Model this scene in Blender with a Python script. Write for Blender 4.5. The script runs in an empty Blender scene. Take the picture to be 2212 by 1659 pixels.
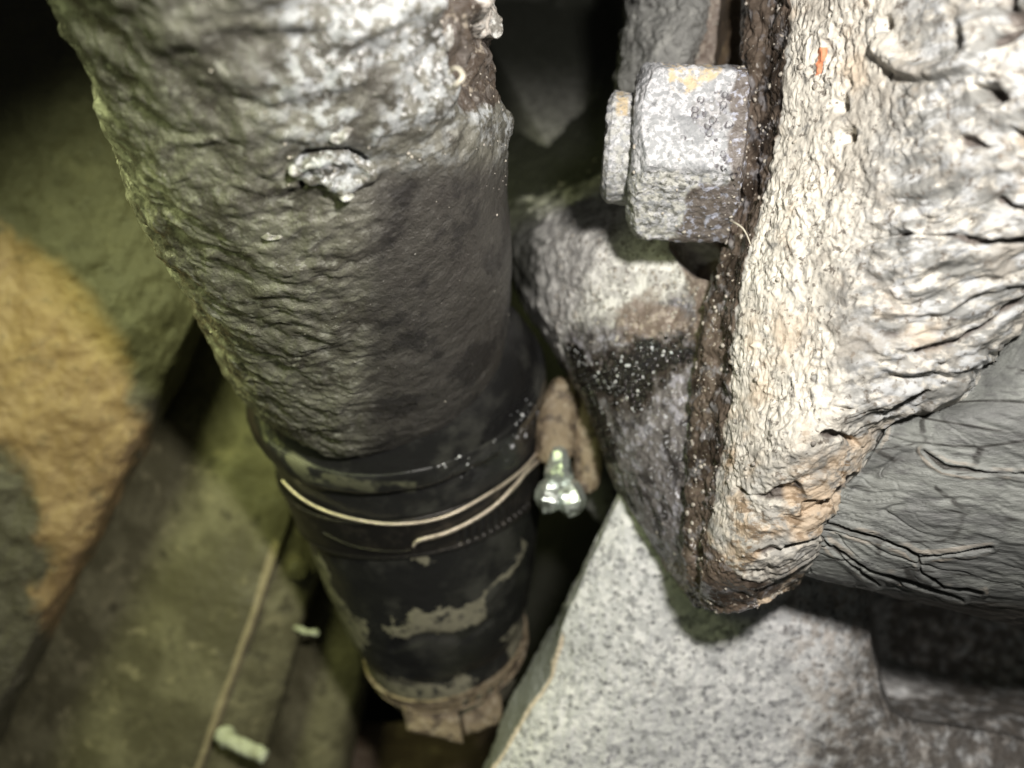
import bpy, math, numpy as np
from mathutils import Vector
C = bpy.context.scene.collection
sc = bpy.context.scene
M = 0.01                                    # modelling unit: centimetre

# ------------------------------------------------------------ camera, world, lamps
HF = math.radians(60.0)
D = 7.0/math.tan(HF/2)                       # camera height above the plane of the nut, cm
cam_d = bpy.data.cameras.new('camera'); cam = bpy.data.objects.new('camera', cam_d); C.objects.link(cam)
cam.location = (0, 0, D*M); cam_d.sensor_width = 36; cam_d.angle = HF
cam_d.clip_start = 0.002; cam_d.clip_end = 5
cam_d.dof.use_dof = True; cam_d.dof.focus_distance = (D-0.7)*M; cam_d.dof.aperture_fstop = 15.0
sc.camera = cam
w = bpy.data.worlds.new('World'); sc.world = w; w.use_nodes = True
w.node_tree.nodes['Background'].inputs[0].default_value = (0.92, 0.95, 0.86, 1)
w.node_tree.nodes['Background'].inputs[1].default_value = 0.026
def lamp(name, loc, target, power, color, size, kind='AREA'):
    d = bpy.data.lights.new(name, kind); d.energy = power; d.color = color
    if kind == 'AREA': d.shape = 'DISK'; d.size = size*M
    else: d.shadow_soft_size = size*M
    o = bpy.data.objects.new(name, d); C.objects.link(o)
    o.location = Vector(loc)*M
    o.rotation_euler = (Vector(target)-Vector(loc)).to_track_quat('-Z', 'Y').to_euler()
    return o
lamp('torch', (2.3, 3.1, 11.9), (0.5, 0.0, -2), 0.25, (1.0, 0.955, 0.89), 1.1)
sl = lamp('added_olive_fill', (-8.6, 5.6, 1.9), (-4.4, -1.9, -5.0), 0.50, (0.84, 0.90, 0.42), 2.2, 'SPOT')  # unseen olive fill, added for the greenish cast from the left
sl.data.spot_size = math.radians(98); sl.data.spot_blend = .5
s2 = lamp('added_pipe_fill', (-7.0, 2.6, 8.2), (-3.1, 1.7, 1.0), 0.25, (0.80, 0.90, 0.42), 2.5, 'SPOT')  # extra fill added to brighten the pipe's left front
s2.data.spot_size = math.radians(50); s2.data.spot_blend = .8
vs = sc.view_settings
vs.view_transform = 'Standard'; vs.look = 'None'; vs.exposure = 0.0; vs.gamma = 1.0

# ------------------------------------------------------------ maths helpers
K = 14.0/2212.0
def P(px, py, z):
    k = K*(D-z)/D
    return np.array([(px-1106)*k, (829.5-py)*k, z])
def PX(p):
    k = K*(D-p[..., 2])/D
    return p[..., 0]/k+1106, 829.5-p[..., 1]/k
rng = np.random.RandomState(7)
PERM = rng.permutation(256); PERM = np.concatenate([PERM, PERM, PERM]).astype(np.int64)
GR = rng.normal(size=(256, 3)); GR /= np.linalg.norm(GR, axis=1)[:, None]; GR = GR.astype(np.float32)
def perlin(p):
    p = np.asarray(p, np.float32); i = np.floor(p); f = p-i; i = i.astype(np.int64) & 255
    u = f*f*f*(f*(f*6-15)+10); out = 0
    for dx in (0, 1):
        wx = u[:, 0] if dx else 1-u[:, 0]; hx = PERM[i[:, 0]+dx]
        for dy in (0, 1):
            wy = u[:, 1] if dy else 1-u[:, 1]; hy = PERM[hx+i[:, 1]+dy]
            for dz in (0, 1):
                wz = u[:, 2] if dz else 1-u[:, 2]; g = GR[PERM[hy+i[:, 2]+dz]]
                out = out + wx*wy*wz*((f[:, 0]-dx)*g[:, 0]+(f[:, 1]-dy)*g[:, 1]+(f[:, 2]-dz)*g[:, 2])
    return out*1.6
def fbm(p, fr, octv=3, seed=0, gain=.5):
    s = 0; a = 1; p = np.asarray(p)*fr+seed*17.31
    for _ in range(octv):
        s = s+a*perlin(p); a *= gain; p = p*2.03+5.2
    return s
def ridged(p, fr, octv=3, seed=0):
    s = 0; a = 1; p = np.asarray(p)*fr+seed*9.7
    for _ in range(octv):
        s = s+a*(1-np.abs(perlin(p))*2); a *= .5; p = p*2.1+3.1
    return s/1.75
def cells(p, fr, seed=0, jitter=.9):
    """distance to the nearest cell point and a random number of that cell"""
    p = np.asarray(p, np.float32)*fr+seed*3.7; i = np.floor(p).astype(np.int64); f = p-i
    best = np.full(len(p), 9., np.float32); rid = np.zeros(len(p), np.float32)
    for a in (-1, 0, 1):
        for b in (-1, 0, 1):
            for c in (-1, 0, 1):
                h = PERM[PERM[PERM[(i[:, 0]+a) & 255]+((i[:, 1]+b) & 255)]+((i[:, 2]+c) & 255)]
                o = GR[h]*.5*jitter+.5
                d = (f[:, 0]-a-o[:, 0])**2+(f[:, 1]-b-o[:, 1])**2+(f[:, 2]-c-o[:, 2])**2
                m = d < best; best = np.where(m, d, best); rid = np.where(m, h/255., rid)
    return np.sqrt(best), rid
def sstep(a, b, x):
    t = np.clip((x-a)/(b-a), 0, 1); return t*t*(3-2*t)
def seg_dist(x, y, pts):
    d = np.full(x.shape, 1e9)
    for (x0, y0), (x1, y1) in zip(pts[:-1], pts[1:]):
        dx, dy = x1-x0, y1-y0; t = np.clip(((x-x0)*dx+(y-y0)*dy)/(dx*dx+dy*dy+1e-9), 0, 1)
        d = np.minimum(d, np.hypot(x-x0-t*dx, y-y0-t*dy))
    return d
def inside(x, y, poly):
    r = np.zeros(x.shape, bool); n = len(poly)
    for k in range(n):
        x0, y0 = poly[k]; x1, y1 = poly[(k+1) % n]
        c = ((y0 > y) != (y1 > y)) & (x < (x1-x0)*(y-y0)/(y1-y0+1e-12)+x0); r ^= c
    return r
def blob(x, y, poly, soft):                  # signed soft mask of a polygon: 1 inside, 0 outside
    d = seg_dist(x, y, list(poly)+[poly[0]]); d = np.where(inside(x, y, poly), d, -d)
    return sstep(-soft, soft, d)
def cr(c, n, closed=False):                  # Catmull-Rom along axis 0
    c = np.asarray(c, float); R = len(c)
    t = np.linspace(0, R if closed else R-1, n, endpoint=not closed)
    i = np.floor(t).astype(int)
    if not closed: i = np.minimum(i, R-2)
    f = (t-i).reshape((-1,)+(1,)*(c.ndim-1))
    if closed: g = lambda k: c[(i+k) % R]
    else:
        e = np.concatenate([[2*c[0]-c[1]], c, [2*c[-1]-c[-2]]]); g = lambda k: e[i+k+1]
    a, b, d, h = g(-1), g(0), g(1), g(2)
    return .5*(2*b+(d-a)*f+(2*a-5*b+4*d-h)*f**2+(3*b-a-3*d+h)*f**3)
def grid_normals(g, closed_v=False):
    du = np.gradient(g, axis=0)
    if closed_v: dv = (np.roll(g, -1, 1)-np.roll(g, 1, 1))/2
    else: dv = np.gradient(g, axis=1)
    n = np.cross(du, dv); l = np.linalg.norm(n, axis=2, keepdims=True); return n/np.maximum(l, 1e-9)

# ------------------------------------------------------------ object helpers
def mesh_obj(name, verts, faces_quads, extra_faces, mat, parent=None, attrs=None, smooth=True):
    """verts (n,3) in cm, faces_quads (m,4) array, extra_faces list of tuples"""
    me = bpy.data.meshes.new(name)
    verts = np.asarray(verts, np.float32)*M
    q = np.asarray(faces_quads, np.int32).reshape(-1, 4)
    ex = [tuple(f) for f in extra_faces]
    loops = np.concatenate([q.ravel(), np.array([i for f in ex for i in f], np.int32)]) if ex else q.ravel()
    tot = np.concatenate([np.full(len(q), 4, np.int32), np.array([len(f) for f in ex], np.int32)]) if ex else np.full(len(q), 4, np.int32)
    start = np.concatenate([[0], np.cumsum(tot)[:-1]]).astype(np.int32)
    me.vertices.add(len(verts)); me.vertices.foreach_set('co', verts.ravel())
    me.loops.add(len(loops)); me.loops.foreach_set('vertex_index', loops.astype(np.int32))
    me.polygons.add(len(tot)); me.polygons.foreach_set('loop_start', start); me.polygons.foreach_set('loop_total', tot)
    me.update(calc_edges=True); me.validate()
    sm = np.zeros(len(me.polygons), bool); sm[:] = smooth
    if smooth and len(ex) and len(me.polygons) == len(tot): sm[len(q):] = False
    me.polygons.foreach_set('use_smooth', sm)
    for k, v in (attrs or {}).items():
        a = me.attributes.new(k, 'FLOAT', 'POINT'); a.data.foreach_set('value', np.asarray(v, np.float32))
    me.materials.append(mat)
    o = bpy.data.objects.new(name, me); C.objects.link(o)
    if parent: o.parent = parent
    return o
def tag(o, label, cat, group=None):
    o['label'] = label; o['category'] = cat
    if group: o['group'] = group
    return o
def struct(o): o['kind'] = 'structure'; return o
def empty(name, label, cat, group=None):
    o = bpy.data.objects.new(name, None); o.empty_display_size = .01; C.objects.link(o)
    return tag(o, label, cat, group)
def quads(nu, nv, closed_v=False):
    i = np.arange(nu-1)[:, None]; j = np.arange(nv if closed_v else nv-1)[None, :]
    a = i*nv+j; b = i*nv+(j+1) % nv; c = (i+1)*nv+(j+1) % nv; d = (i+1)*nv+j
    return np.stack([a, b, c, d], -1).reshape(-1, 4)
SURF = {}
def slab(name, ctrl, nu, nv, disp, mat, parent=None, depth=2.0, flip=False):
    """front sheet through control points, displaced along its normal, closed by walls and a back -> solid"""
    g = cr(np.asarray(ctrl, float), nu); g = cr(g.transpose(1, 0, 2), nv).transpose(1, 0, 2)
    n = grid_normals(g)
    if (n[..., 2].mean() < 0): n = -n; flip = True
    h, attrs = disp(g.reshape(-1, 3), n.reshape(-1, 3)) if disp else (0, {})
    v = g.reshape(-1, 3)+n.reshape(-1, 3)*np.reshape(h, (-1, 1)) if disp else g.reshape(-1, 3)
    q = quads(nu, nv)
    if flip: q = q[:, ::-1]
    idx = np.arange(nu*nv).reshape(nu, nv)
    loop = np.concatenate([idx[0, :-1], idx[:-1, -1], idx[-1, :0:-1], idx[:0:-1, 0]])
    L = len(loop); cpos = np.array([0, 0, D])
    ray = v[loop]-cpos; ray /= np.linalg.norm(ray, axis=1)[:, None]
    cen = v.mean(0)
    back = v[loop]+ray*depth; back = cen+ (back-cen)*1.0
    SURF[name] = (v, n.reshape(-1, 3), attrs)
    vv = np.concatenate([v, back, [back.mean(0)]]); nb = len(v)
    ex = []
    for k in range(L):
        k2 = (k+1) % L
        f = (loop[k], nb+k, nb+k2, loop[k2]); c_ = (nb+k, nb+L, nb+k2)
        if flip: f = f[::-1]; c_ = c_[::-1]
        ex.append(tuple(int(x) for x in f)); ex.append(tuple(int(x) for x in c_))
    at = {k: np.concatenate([a, a[loop], [a.mean()]]) for k, a in attrs.items()}
    return mesh_obj(name, vv, q, ex, mat, parent, at)
def frames(c):
    t = np.gradient(c, axis=0); t /= np.linalg.norm(t, axis=1)[:, None]
    up = np.array([0, 0, 1.0]); s = np.cross(t, up); s /= np.maximum(np.linalg.norm(s, axis=1), 1e-6)[:, None]
    u = np.cross(s, t); return t, s, u       # u leans towards the camera
def tube(name, rows, nu, nv, disp, mat, parent=None, bias=0.0, cap=True, raw=False):
    """rows: (x,y,z,R) in cm; ring angle 0 = side s, pi/2 = towards the camera"""
    r = cr(np.asarray(rows, float), nu); c = r[:, :3]; R = r[:, 3]
    t, s, u = frames(c)
    a0 = np.linspace(0, 2*np.pi, nv, endpoint=False); a = a0+bias*np.cos(a0)   # denser where it faces the camera
    d = np.cos(a)[None, :, None]*s[:, None]+np.sin(a)[None, :, None]*u[:, None]
    g = c[:, None]+R[:, None, None]*d
    n = grid_normals(g, True)
    if (n*d).sum() < 0: n = -n
    L = np.concatenate([[0], np.cumsum(np.linalg.norm(np.diff(c, axis=0), axis=1))])
    q4 = np.stack([np.cos(a)[None]*R[:, None], np.sin(a)[None]*R[:, None], np.repeat(L[:, None], nv, 1)], -1).reshape(-1, 3)
    h, attrs = disp(g.reshape(-1, 3), n.reshape(-1, 3), q4, np.repeat(a[None], nu, 0).ravel()) if disp else (0, {})
    v = g.reshape(-1, 3)+(n.reshape(-1, 3)*np.reshape(h, (-1, 1)) if disp else 0)
    SURF[name] = (v, n.reshape(-1, 3), attrs)
    q = quads(nu, nv, True); ex = []
    if cap:
        nb = len(v); v = np.concatenate([v, [v[:nv].mean(0)], [v[nb-nv:].mean(0)]])
        attrs = {k: np.concatenate([x, [x[0], x[-1]]]) for k, x in attrs.items()}
        ex = [(nb, (j+1) % nv, j) for j in range(nv)]+[(nb+1, nb-nv+j, nb-nv+(j+1) % nv) for j in range(nv)]
    return mesh_obj(name, v, q[:, ::-1], ex, mat, parent, attrs)
def rows_px(lst): return [tuple(P(a, b, z))+(R,) for a, b, z, R in lst]

# ------------------------------------------------------------ materials
def mat(name, base, layers=(), rough=.6, rlayers=(), bump=(), metallic=0.0, mlayers=(), spec=.5, coat=None):
    m = bpy.data.materials.new(name); m.use_nodes = True; nt = m.node_tree; N = nt.nodes; Lk = nt.links
    bs = N['Principled BSDF']; bs.inputs['Specular IOR Level'].default_value = spec
    bs.inputs['Metallic'].default_value = metallic
    tc = N.new('ShaderNodeTexCoord'); mp = N.new('ShaderNodeMapping'); mp.inputs['Scale'].default_value = (100, 100, 100)
    Lk.new(tc.outputs['Object'], mp.inputs[0]); base_co = mp.outputs[0]; cache = {}
    def src(s):
        if s in cache: return cache[s]
        k = s[0]
        if k == 'a':
            n = N.new('ShaderNodeAttribute'); n.attribute_name = s[1]; o = n.outputs['Fac']
        else:
            co = base_co
            if len(s) > 3 and s[3]:
                mm = N.new('ShaderNodeMapping'); mm.inputs['Scale'].default_value = s[3]
                if len(s) > 4: mm.inputs['Rotation'].default_value = s[4]
                Lk.new(co, mm.inputs[0]); co = mm.outputs[0]
            if k == 'n':
                n = N.new('ShaderNodeTexNoise'); n.inputs['Scale'].default_value = s[1]; n.inputs['Detail'].default_value = s[2]
                n.inputs['Roughness'].default_value = .6; o = n.outputs['Fac']
            elif k == 'v':
                n = N.new('ShaderNodeTexVoronoi'); n.inputs['Scale'].default_value = s[1]; o = n.outputs['Distance']
                wn = N.new('ShaderNodeTexNoise'); wn.inputs['Scale'].default_value = s[1]*1.7; wn.inputs['Detail'].default_value = 2
                ad = N.new('ShaderNodeVectorMath'); ad.operation = 'MULTIPLY_ADD'
                ad.inputs[1].default_value = (s[2]/s[1],)*3; Lk.new(wn.outputs['Color'], ad.inputs[0]); Lk.new(co, ad.inputs[2]); co = ad.outputs[0]
                Lk.new(co, wn.inputs['Vector']) if False else Lk.new(base_co, wn.inputs['Vector'])
            elif k == 'c':
                n = N.new('ShaderNodeTexVoronoi'); n.feature = 'DISTANCE_TO_EDGE'; n.inputs['Scale'].default_value = s[1]; o = n.outputs['Distance']
            Lk.new(co, n.inputs['Vector'])
        cache[s] = o; return o
    def ramp(s, lo, hi, amt=1.0):
        n = N.new('ShaderNodeMapRange'); n.interpolation_type = 'SMOOTHSTEP'
        n.inputs['From Min'].default_value = lo; n.inputs['From Max'].default_value = hi
        if hi < lo:
            n.inputs['From Min'].default_value = hi; n.inputs['From Max'].default_value = lo
            n.inputs['To Min'].default_value = amt; n.inputs['To Max'].default_value = 0
        else: n.inputs['To Max'].default_value = amt
        Lk.new(src(s), n.inputs['Value']); return n.outputs[0]
    def fac(l):
        o = ramp(*l[0]) if isinstance(l[0][0], tuple) else None
        for x in l[1:]:
            mu = N.new('ShaderNodeMath'); mu.operation = 'MULTIPLY'; Lk.new(o, mu.inputs[0]); Lk.new(ramp(*x), mu.inputs[1]); o = mu.outputs[0]
        return o
    col = None
    def setc(sock, c): sock.default_value = (*c, 1)
    for c, *l in layers:
        mx = N.new('ShaderNodeMix'); mx.data_type = 'RGBA'
        if col is None: setc(mx.inputs[6], base)
        else: Lk.new(col, mx.inputs[6])
        setc(mx.inputs[7], c); Lk.new(fac(l), mx.inputs[0]); col = mx.outputs[2]
    if col is None: setc(bs.inputs['Base Color'], base)
    else: Lk.new(col, bs.inputs['Base Color'])
    def scal(sock, v0, ls):
        o = None
        for v, *l in ls:
            mx = N.new('ShaderNodeMix')
            if o is None: mx.inputs[2].default_value = v0
            else: Lk.new(o, mx.inputs[2])
            mx.inputs[3].default_value = v; Lk.new(fac(l), mx.inputs[0]); o = mx.outputs[0]
        if o is None: sock.default_value = v0
        else: Lk.new(o, sock)
    scal(bs.inputs['Roughness'], rough, rlayers)
    if mlayers: scal(bs.inputs['Metallic'], metallic, mlayers)
    if coat: bs.inputs['Coat Weight'].default_value = coat[0]; bs.inputs['Coat Roughness'].default_value = coat[1]
    prev = None
    for s, dist in bump:
        b = N.new('ShaderNodeBump'); b.inputs['Strength'].default_value = 1.0; b.inputs['Distance'].default_value = abs(dist)*M
        b.invert = dist < 0
        Lk.new(src(s), b.inputs['Height'])
        if prev is not None: Lk.new(prev, b.inputs['Normal'])
        prev = b.outputs[0]
    if prev is not None: Lk.new(prev, bs.inputs['Normal'])
    return m
A = lambda n: ('a', n)

m_pipe = mat('flaking_grey_coating', (.15, .145, .12), [
    ((.075, .07, .058), (('n', 1.5, 7), .46, .60)),
    ((.26, .255, .225), (('n', 5, 7), .54, .66, .85), (A('bare'), .9, .1)),
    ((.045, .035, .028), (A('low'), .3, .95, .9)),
    ((.42, .44, .45), (A('chalk'), .2, .9, .9), (('n', 7, 7), .45, .57)),
    ((.70, .70, .70), (A('chalk'), .5, 1, .85), (('n', 16, 4), .56, .64)),
    ((.055, .050, .046), (A('smooth'), .3, 1, .85)),
    ((.022, .020, .020), (A('smooth'), .6, 1, .85), (('n', 1.1, 5), .50, .60)),
    ((.075, .055, .042), (A('bare'), .3, .7, .9)),
    ((.30, .26, .21), (A('bare'), .5, .8), (('n', 5, 6), .56, .66)),
    ((.60, .55, .50), (A('flake'), .3, .6), (('n', 12, 3), .3, .6)),
    ((.62, .6, .55), (('v', 4, .4), .06, .03, .7), (A('smooth'), .2, .8, .8))],
    rough=.40, rlayers=[(.20, (('n', 6, 6), .47, .60)), (.25, (A('bare'), .3, .7)), (.5, (A('smooth'), .3, .9, .6))],
    bump=[(('n', 6, 8), .06), (('n', 30, 4), .01)], spec=.8)
m_cast = mat('white_corroded_casting', (.31, .30, .28), [
    ((.62, .59, .53), (('n', 6, 7), .43, .56)),
    ((.40, .40, .39), (('n', 3.0, 6), .54, .62, .75)),
    ((.76, .72, .64), (A('bloom'), .2, .9, .9), (('n', 7, 6), .34, .50)),
    ((.50, .515, .53), (A('cool'), .2, .9, .85), (('n', 4, 6, (1, 1.8, 1)), .46, .58)),
    ((.22, .22, .21), (A('cool'), .2, .9), (('n', 2.2, 7, (1, 2.6, 1)), .49, .58, .9)),
    ((.20, .18, .16), (('v', 6, 1.6), .26, .14, .85), (('n', 2.5, 4), .46, .58)),
    ((.16, .14, .12), (('n', 9, 5), .58, .65, .9)),
    ((.34, .31, .27), (('n', 1.6, 6), .56, .64, .6)),
    ((.72, .58, .43), (('n', 1.0, 4), .56, .72, .6)),
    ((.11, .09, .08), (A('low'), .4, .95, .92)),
    ((.62, .48, .34), (A('rust'), .2, .9, .85), (('n', 3, 4), .42, .55)),
    ((.22, .15, .09), (A('rust'), .3, .9, .9), (('n', 5, 5, (1, 2.2, 1)), .50, .60)),
    ((.72, .25, .11), (A('orange'), .3, .7, .9)),
    ((.12, .09, .07), (A('oil'), .35, .75, .95)),
    ((.035, .026, .02), (A('oil'), .4, .8), (('n', 1.6, 6), .50, .60, .85)),
    ((.26, .25, .26), (A('oil'), .4, .8), (('n', 3.4, 5), .52, .62, .8)),
    ((.62, .55, .46), (A('oil'), .4, .8), (('v', 9, .9), .20, .12, .9), (('n', 3, 3), .46, .58))],
    rough=.62, rlayers=[(.16, (A('oil'), .4, .8))],
    bump=[(('n', 11, 5), .022)])
m_lug = mat('pitted_aluminium', (.50, .49, .47), [
    ((.82, .81, .77), (('n', 5, 6), .43, .55)),
    ((.17, .155, .14), (('v', 5.5, 1.6), .30, .20, .9), (('n', 3, 3), .42, .52)),
    ((.15, .14, .13), (('n', 11, 4), .60, .66, .85)),
    ((.15, .135, .14), (A('oil'), .25, .8, .92)),
    ((.36, .35, .40), (A('oil'), .3, .9), (('n', 5, 6), .50, .60, .9)),
    ((.035, .03, .03), (A('oil'), .3, .9), (('n', 2.2, 7), .50, .60, .85)),
    ((.62, .62, .68), (A('oil'), .3, .9), (('n', 12, 4), .60, .68, .9)),
    ((.22, .17, .14), (A('brown'), .3, .8, .9)),
    ((.40, .34, .29), (A('brown'), .4, .8), (('n', 7, 5), .52, .62)),
    ((.66, .60, .52), (A('brown'), .4, .8), (('v', 8, .9), .2, .12, .9), (('n', 4, 3), .48, .6)),
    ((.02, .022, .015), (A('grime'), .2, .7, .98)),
    ((.05, .038, .032), (A('wet'), .1, .5, .9)),
    ((.012, .010, .009), (A('wet'), .4, .75, .97))],
    rough=.55, rlayers=[(.20, (A('oil'), .4, .9)), (.10, (A('wet'), .3, .6))],
    bump=[(('n', 12, 5), .028)])
m_nut = mat('zinc_bloomed_nut', (.38, .39, .41), [
    ((.64, .64, .67), (('n', 14, 6), .45, .56)),
    ((.30, .31, .33), (('n', 2.2, 6), .56, .66, .8)),
    ((.20, .20, .21), (('v', 8, 1.4), .26, .17, .8), (('n', 3, 4), .46, .55)),
    ((.62, .61, .55), (A('lower'), .3, .9, .7), (('n', 9, 6), .44, .56)),
    ((.17, .17, .155), (A('lower'), .3, .9, .9), (('n', 10, 6), .53, .61)),
    ((.70, .56, .36), (A('ochre'), .3, .9, .9), (('n', 6, 6), .44, .56)),
    ((.14, .115, .10), (A('oil'), .3, .8, .9)),
    ((.10, .09, .10), (A('ring'), .3, .8, .85)),
    ((.48, .50, .60), (A('oil'), .3, .7), (('n', 8, 4), .52, .64, .9))],
    rough=.5, rlayers=[(.26, (A('oil'), .3, .8))],
    bump=[(('n', 16, 6), .03)])
m_arm = mat('speckled_grey_casting', (.66, .67, .68), [
    ((.92, .92, .92), (('n', 6.5, 5), .45, .55, .9), (('n', .8, 3), .30, .54)),
    ((.34, .345, .36), (('n', 5.5, 6), .53, .60, .8)),
    ((.28, .29, .305), (('v', 7.0, 1.6), .32, .20, .8), (('n', 2.0, 3), .44, .54)),
    ((.14, .14, .15), (('n', 11, 3), .60, .65, .9)),
    ((.46, .38, .31), (A('warm'), .3, .8, .75), (('n', 4, 5), .44, .58)),
    ((.13, .115, .10), (A('dirt'), .3, .9, .9), (('n', 3.5, 4), .3, .58)),
    ((.27, .28, .29), (A('strip'), .3, .7, .9)),
    ((.74, .62, .50), (A('edge'), .4, .8, .85))],
    rough=.55, rlayers=[(.42, (A('strip'), .3, .7))],
    bump=[(('n', 11, 5), .02)])
m_rub = mat('cracked_rubber', (.17, .175, .17), [
    ((.26, .27, .255), (('n', 1.2, 5, (1, 1.6, 1)), .42, .60)),
    ((.13, .13, .13), (('n', 4, 6, (1, 3, 1)), .52, .66, .7)),
    ((.04, .038, .035), (('c', 1.25, 0, (.32, 1.5, .8), (0, 0, .22)), .035, .008, .85), (('n', 1.5, 3), .42, .52)),
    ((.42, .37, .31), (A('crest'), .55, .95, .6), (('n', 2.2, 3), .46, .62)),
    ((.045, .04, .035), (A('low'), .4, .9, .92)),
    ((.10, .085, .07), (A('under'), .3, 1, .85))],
    rough=.55, rlayers=[(.44, (('n', 5, 3), .4, .65))],
    bump=[(('n', 7, 6, (1, 3.2, 1), (0, 0, .25)), .022), (('n', 40, 3), .005)])
m_boot = mat('black_rubber_boot', (.018, .018, .018), [
    ((.05, .05, .045), (('n', 1.2, 5), .48, .66)),
    ((.25, .235, .17), (A('dust'), .4, .55, .95), (('n', 5, 6), .34, .52)),
    ((.15, .15, .10), (A('film'), .3, .9, .85), (('n', 3, 5), .38, .56))],
    rough=.34, rlayers=[(.75, (A('dust'), .3, .6)), (.16, (A('wet'), .3, .7)), (.5, (A('film'), .3, .9))],
    bump=[(('n', 8, 5), .012)])
m_band = mat('dark_steel_band', (.045, .042, .04), [((.09, .08, .07), (('n', 4, 4), .5, .7))], rough=.36, metallic=.7, bump=[(('n', 12, 4), .012)])
m_edge = mat('painted_edge_highlight', (.80, .70, .57), [((.30, .24, .18), (('n', 5, 3), .55, .7, .7))], rough=.38, metallic=.6, bump=[(('n', 18, 3), .02)])  # bright colour stands in for light caught on the band edges
m_tan = mat('dusty_tan_steel', (.30, .235, .155), [
    ((.44, .37, .27), (('n', 6, 4), .5, .65)), ((.10, .075, .055), (('n', 3.5, 6), .50, .62, .85))], rough=.5, bump=[(('n', 8, 6), .06)])
m_screw = mat('bright_wet_zinc', (.70, .76, .72), [((.15, .16, .14), (('n', 4, 4), .5, .62, .9))], rough=.20, metallic=.7, bump=[(('n', 7, 3), .03)])
m_left = mat('soiled_casting', (.085, .078, .055), [
    ((.15, .14, .10), (('n', 1.5, 7), .50, .64, .7)),
    ((.045, .04, .025), (('n', 3.0, 7), .54, .66, .7)),
    ((.25, .165, .08), (A('tan'), .10, .85, .95)),
    ((.36, .255, .14), (A('tan'), .3, .95), (('n', 1.3, 6), .42, .66, .8)),
    ((.12, .085, .045), (A('tan'), .2, .9), (('n', 3.5, 7), .56, .68, .6)),
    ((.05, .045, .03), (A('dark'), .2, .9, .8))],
    rough=.55, rlayers=[(.42, (('n', 3, 4), .5, .7))], bump=[(('n', 3.5, 7), .07), (('n', 16, 4), .015)])
m_beam = mat('olive_grimy_steel', (.13, .12, .07), [
    ((.23, .215, .13), (('n', .9, 6), .42, .62)),
    ((.34, .31, .19), (('n', 2.2, 7), .56, .66, .8), (('n', .5, 3), .42, .56)),
    ((.045, .04, .025), (('n', 1.8, 4), .56, .72, .7)),
    ((.42, .36, .22), (A('edge'), .3, .7, .95))],
    rough=.5, bump=[(('n', 6, 5), .03)])
m_grey = mat('dull_grey_casting', (.27, .27, .26), [
    ((.40, .40, .38), (('n', 3, 5), .5, .64)), ((.08, .075, .07), (('n', 1.6, 4), .55, .66, .85))], rough=.6, bump=[(('n', 9, 5), .06)])
m_brown = mat('brown_scale', (.12, .085, .055), [((.20, .15, .09), (('n', 2, 4), .5, .7))], rough=.5, bump=[(('n', 12, 4), .03)])
m_back = mat('dark_grime', (.03, .03, .022), [((.05, .05, .035), (('n', .4, 4), .5, .7))], rough=.8, bump=[(('n', 2, 4), .1)])
m_fibre = mat('pale_fibre', (.75, .70, .58), rough=.5)
m_plast = mat('pale_green_plastic', (.62, .66, .50), [((.40, .42, .28), (('n', 6, 3), .5, .66))], rough=.4, bump=[(('n', 10, 3), .02)])
m_drop = mat('wet_oil_drop', (.02, .018, .016), rough=.05, spec=.9)
m_grain = mat('pale_grit', (.50, .46, .40), [((.24, .22, .20), (('n', 9, 2), .45, .6))], rough=.4, bump=[(('n', 30, 2), .01)])
m_glint = mat('sparkle_paint', (.85, .86, .90), rough=.12, spec=1.0)  # pale grain colour standing in for wet highlights
m_flake = mat('lifting_flake', (.22, .21, .19), [((.55, .55, .53), (('n', 8, 4), .42, .58)), ((.12, .10, .08), (('n', 5, 4), .58, .7, .8))],
    rough=.32, bump=[(('n', 14, 4), .03)])

# ------------------------------------------------------------ backdrop
bk = [[P(x, y, -16+.6*math.sin(x*.003+y*.004)) for x in (-900, 0, 700, 1400, 2200, 3100)] for y in (-700, 0, 800, 1650, 2400)]
struct(slab('underbody_floor', bk, 40, 50, None, m_back, depth=1.0))

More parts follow.
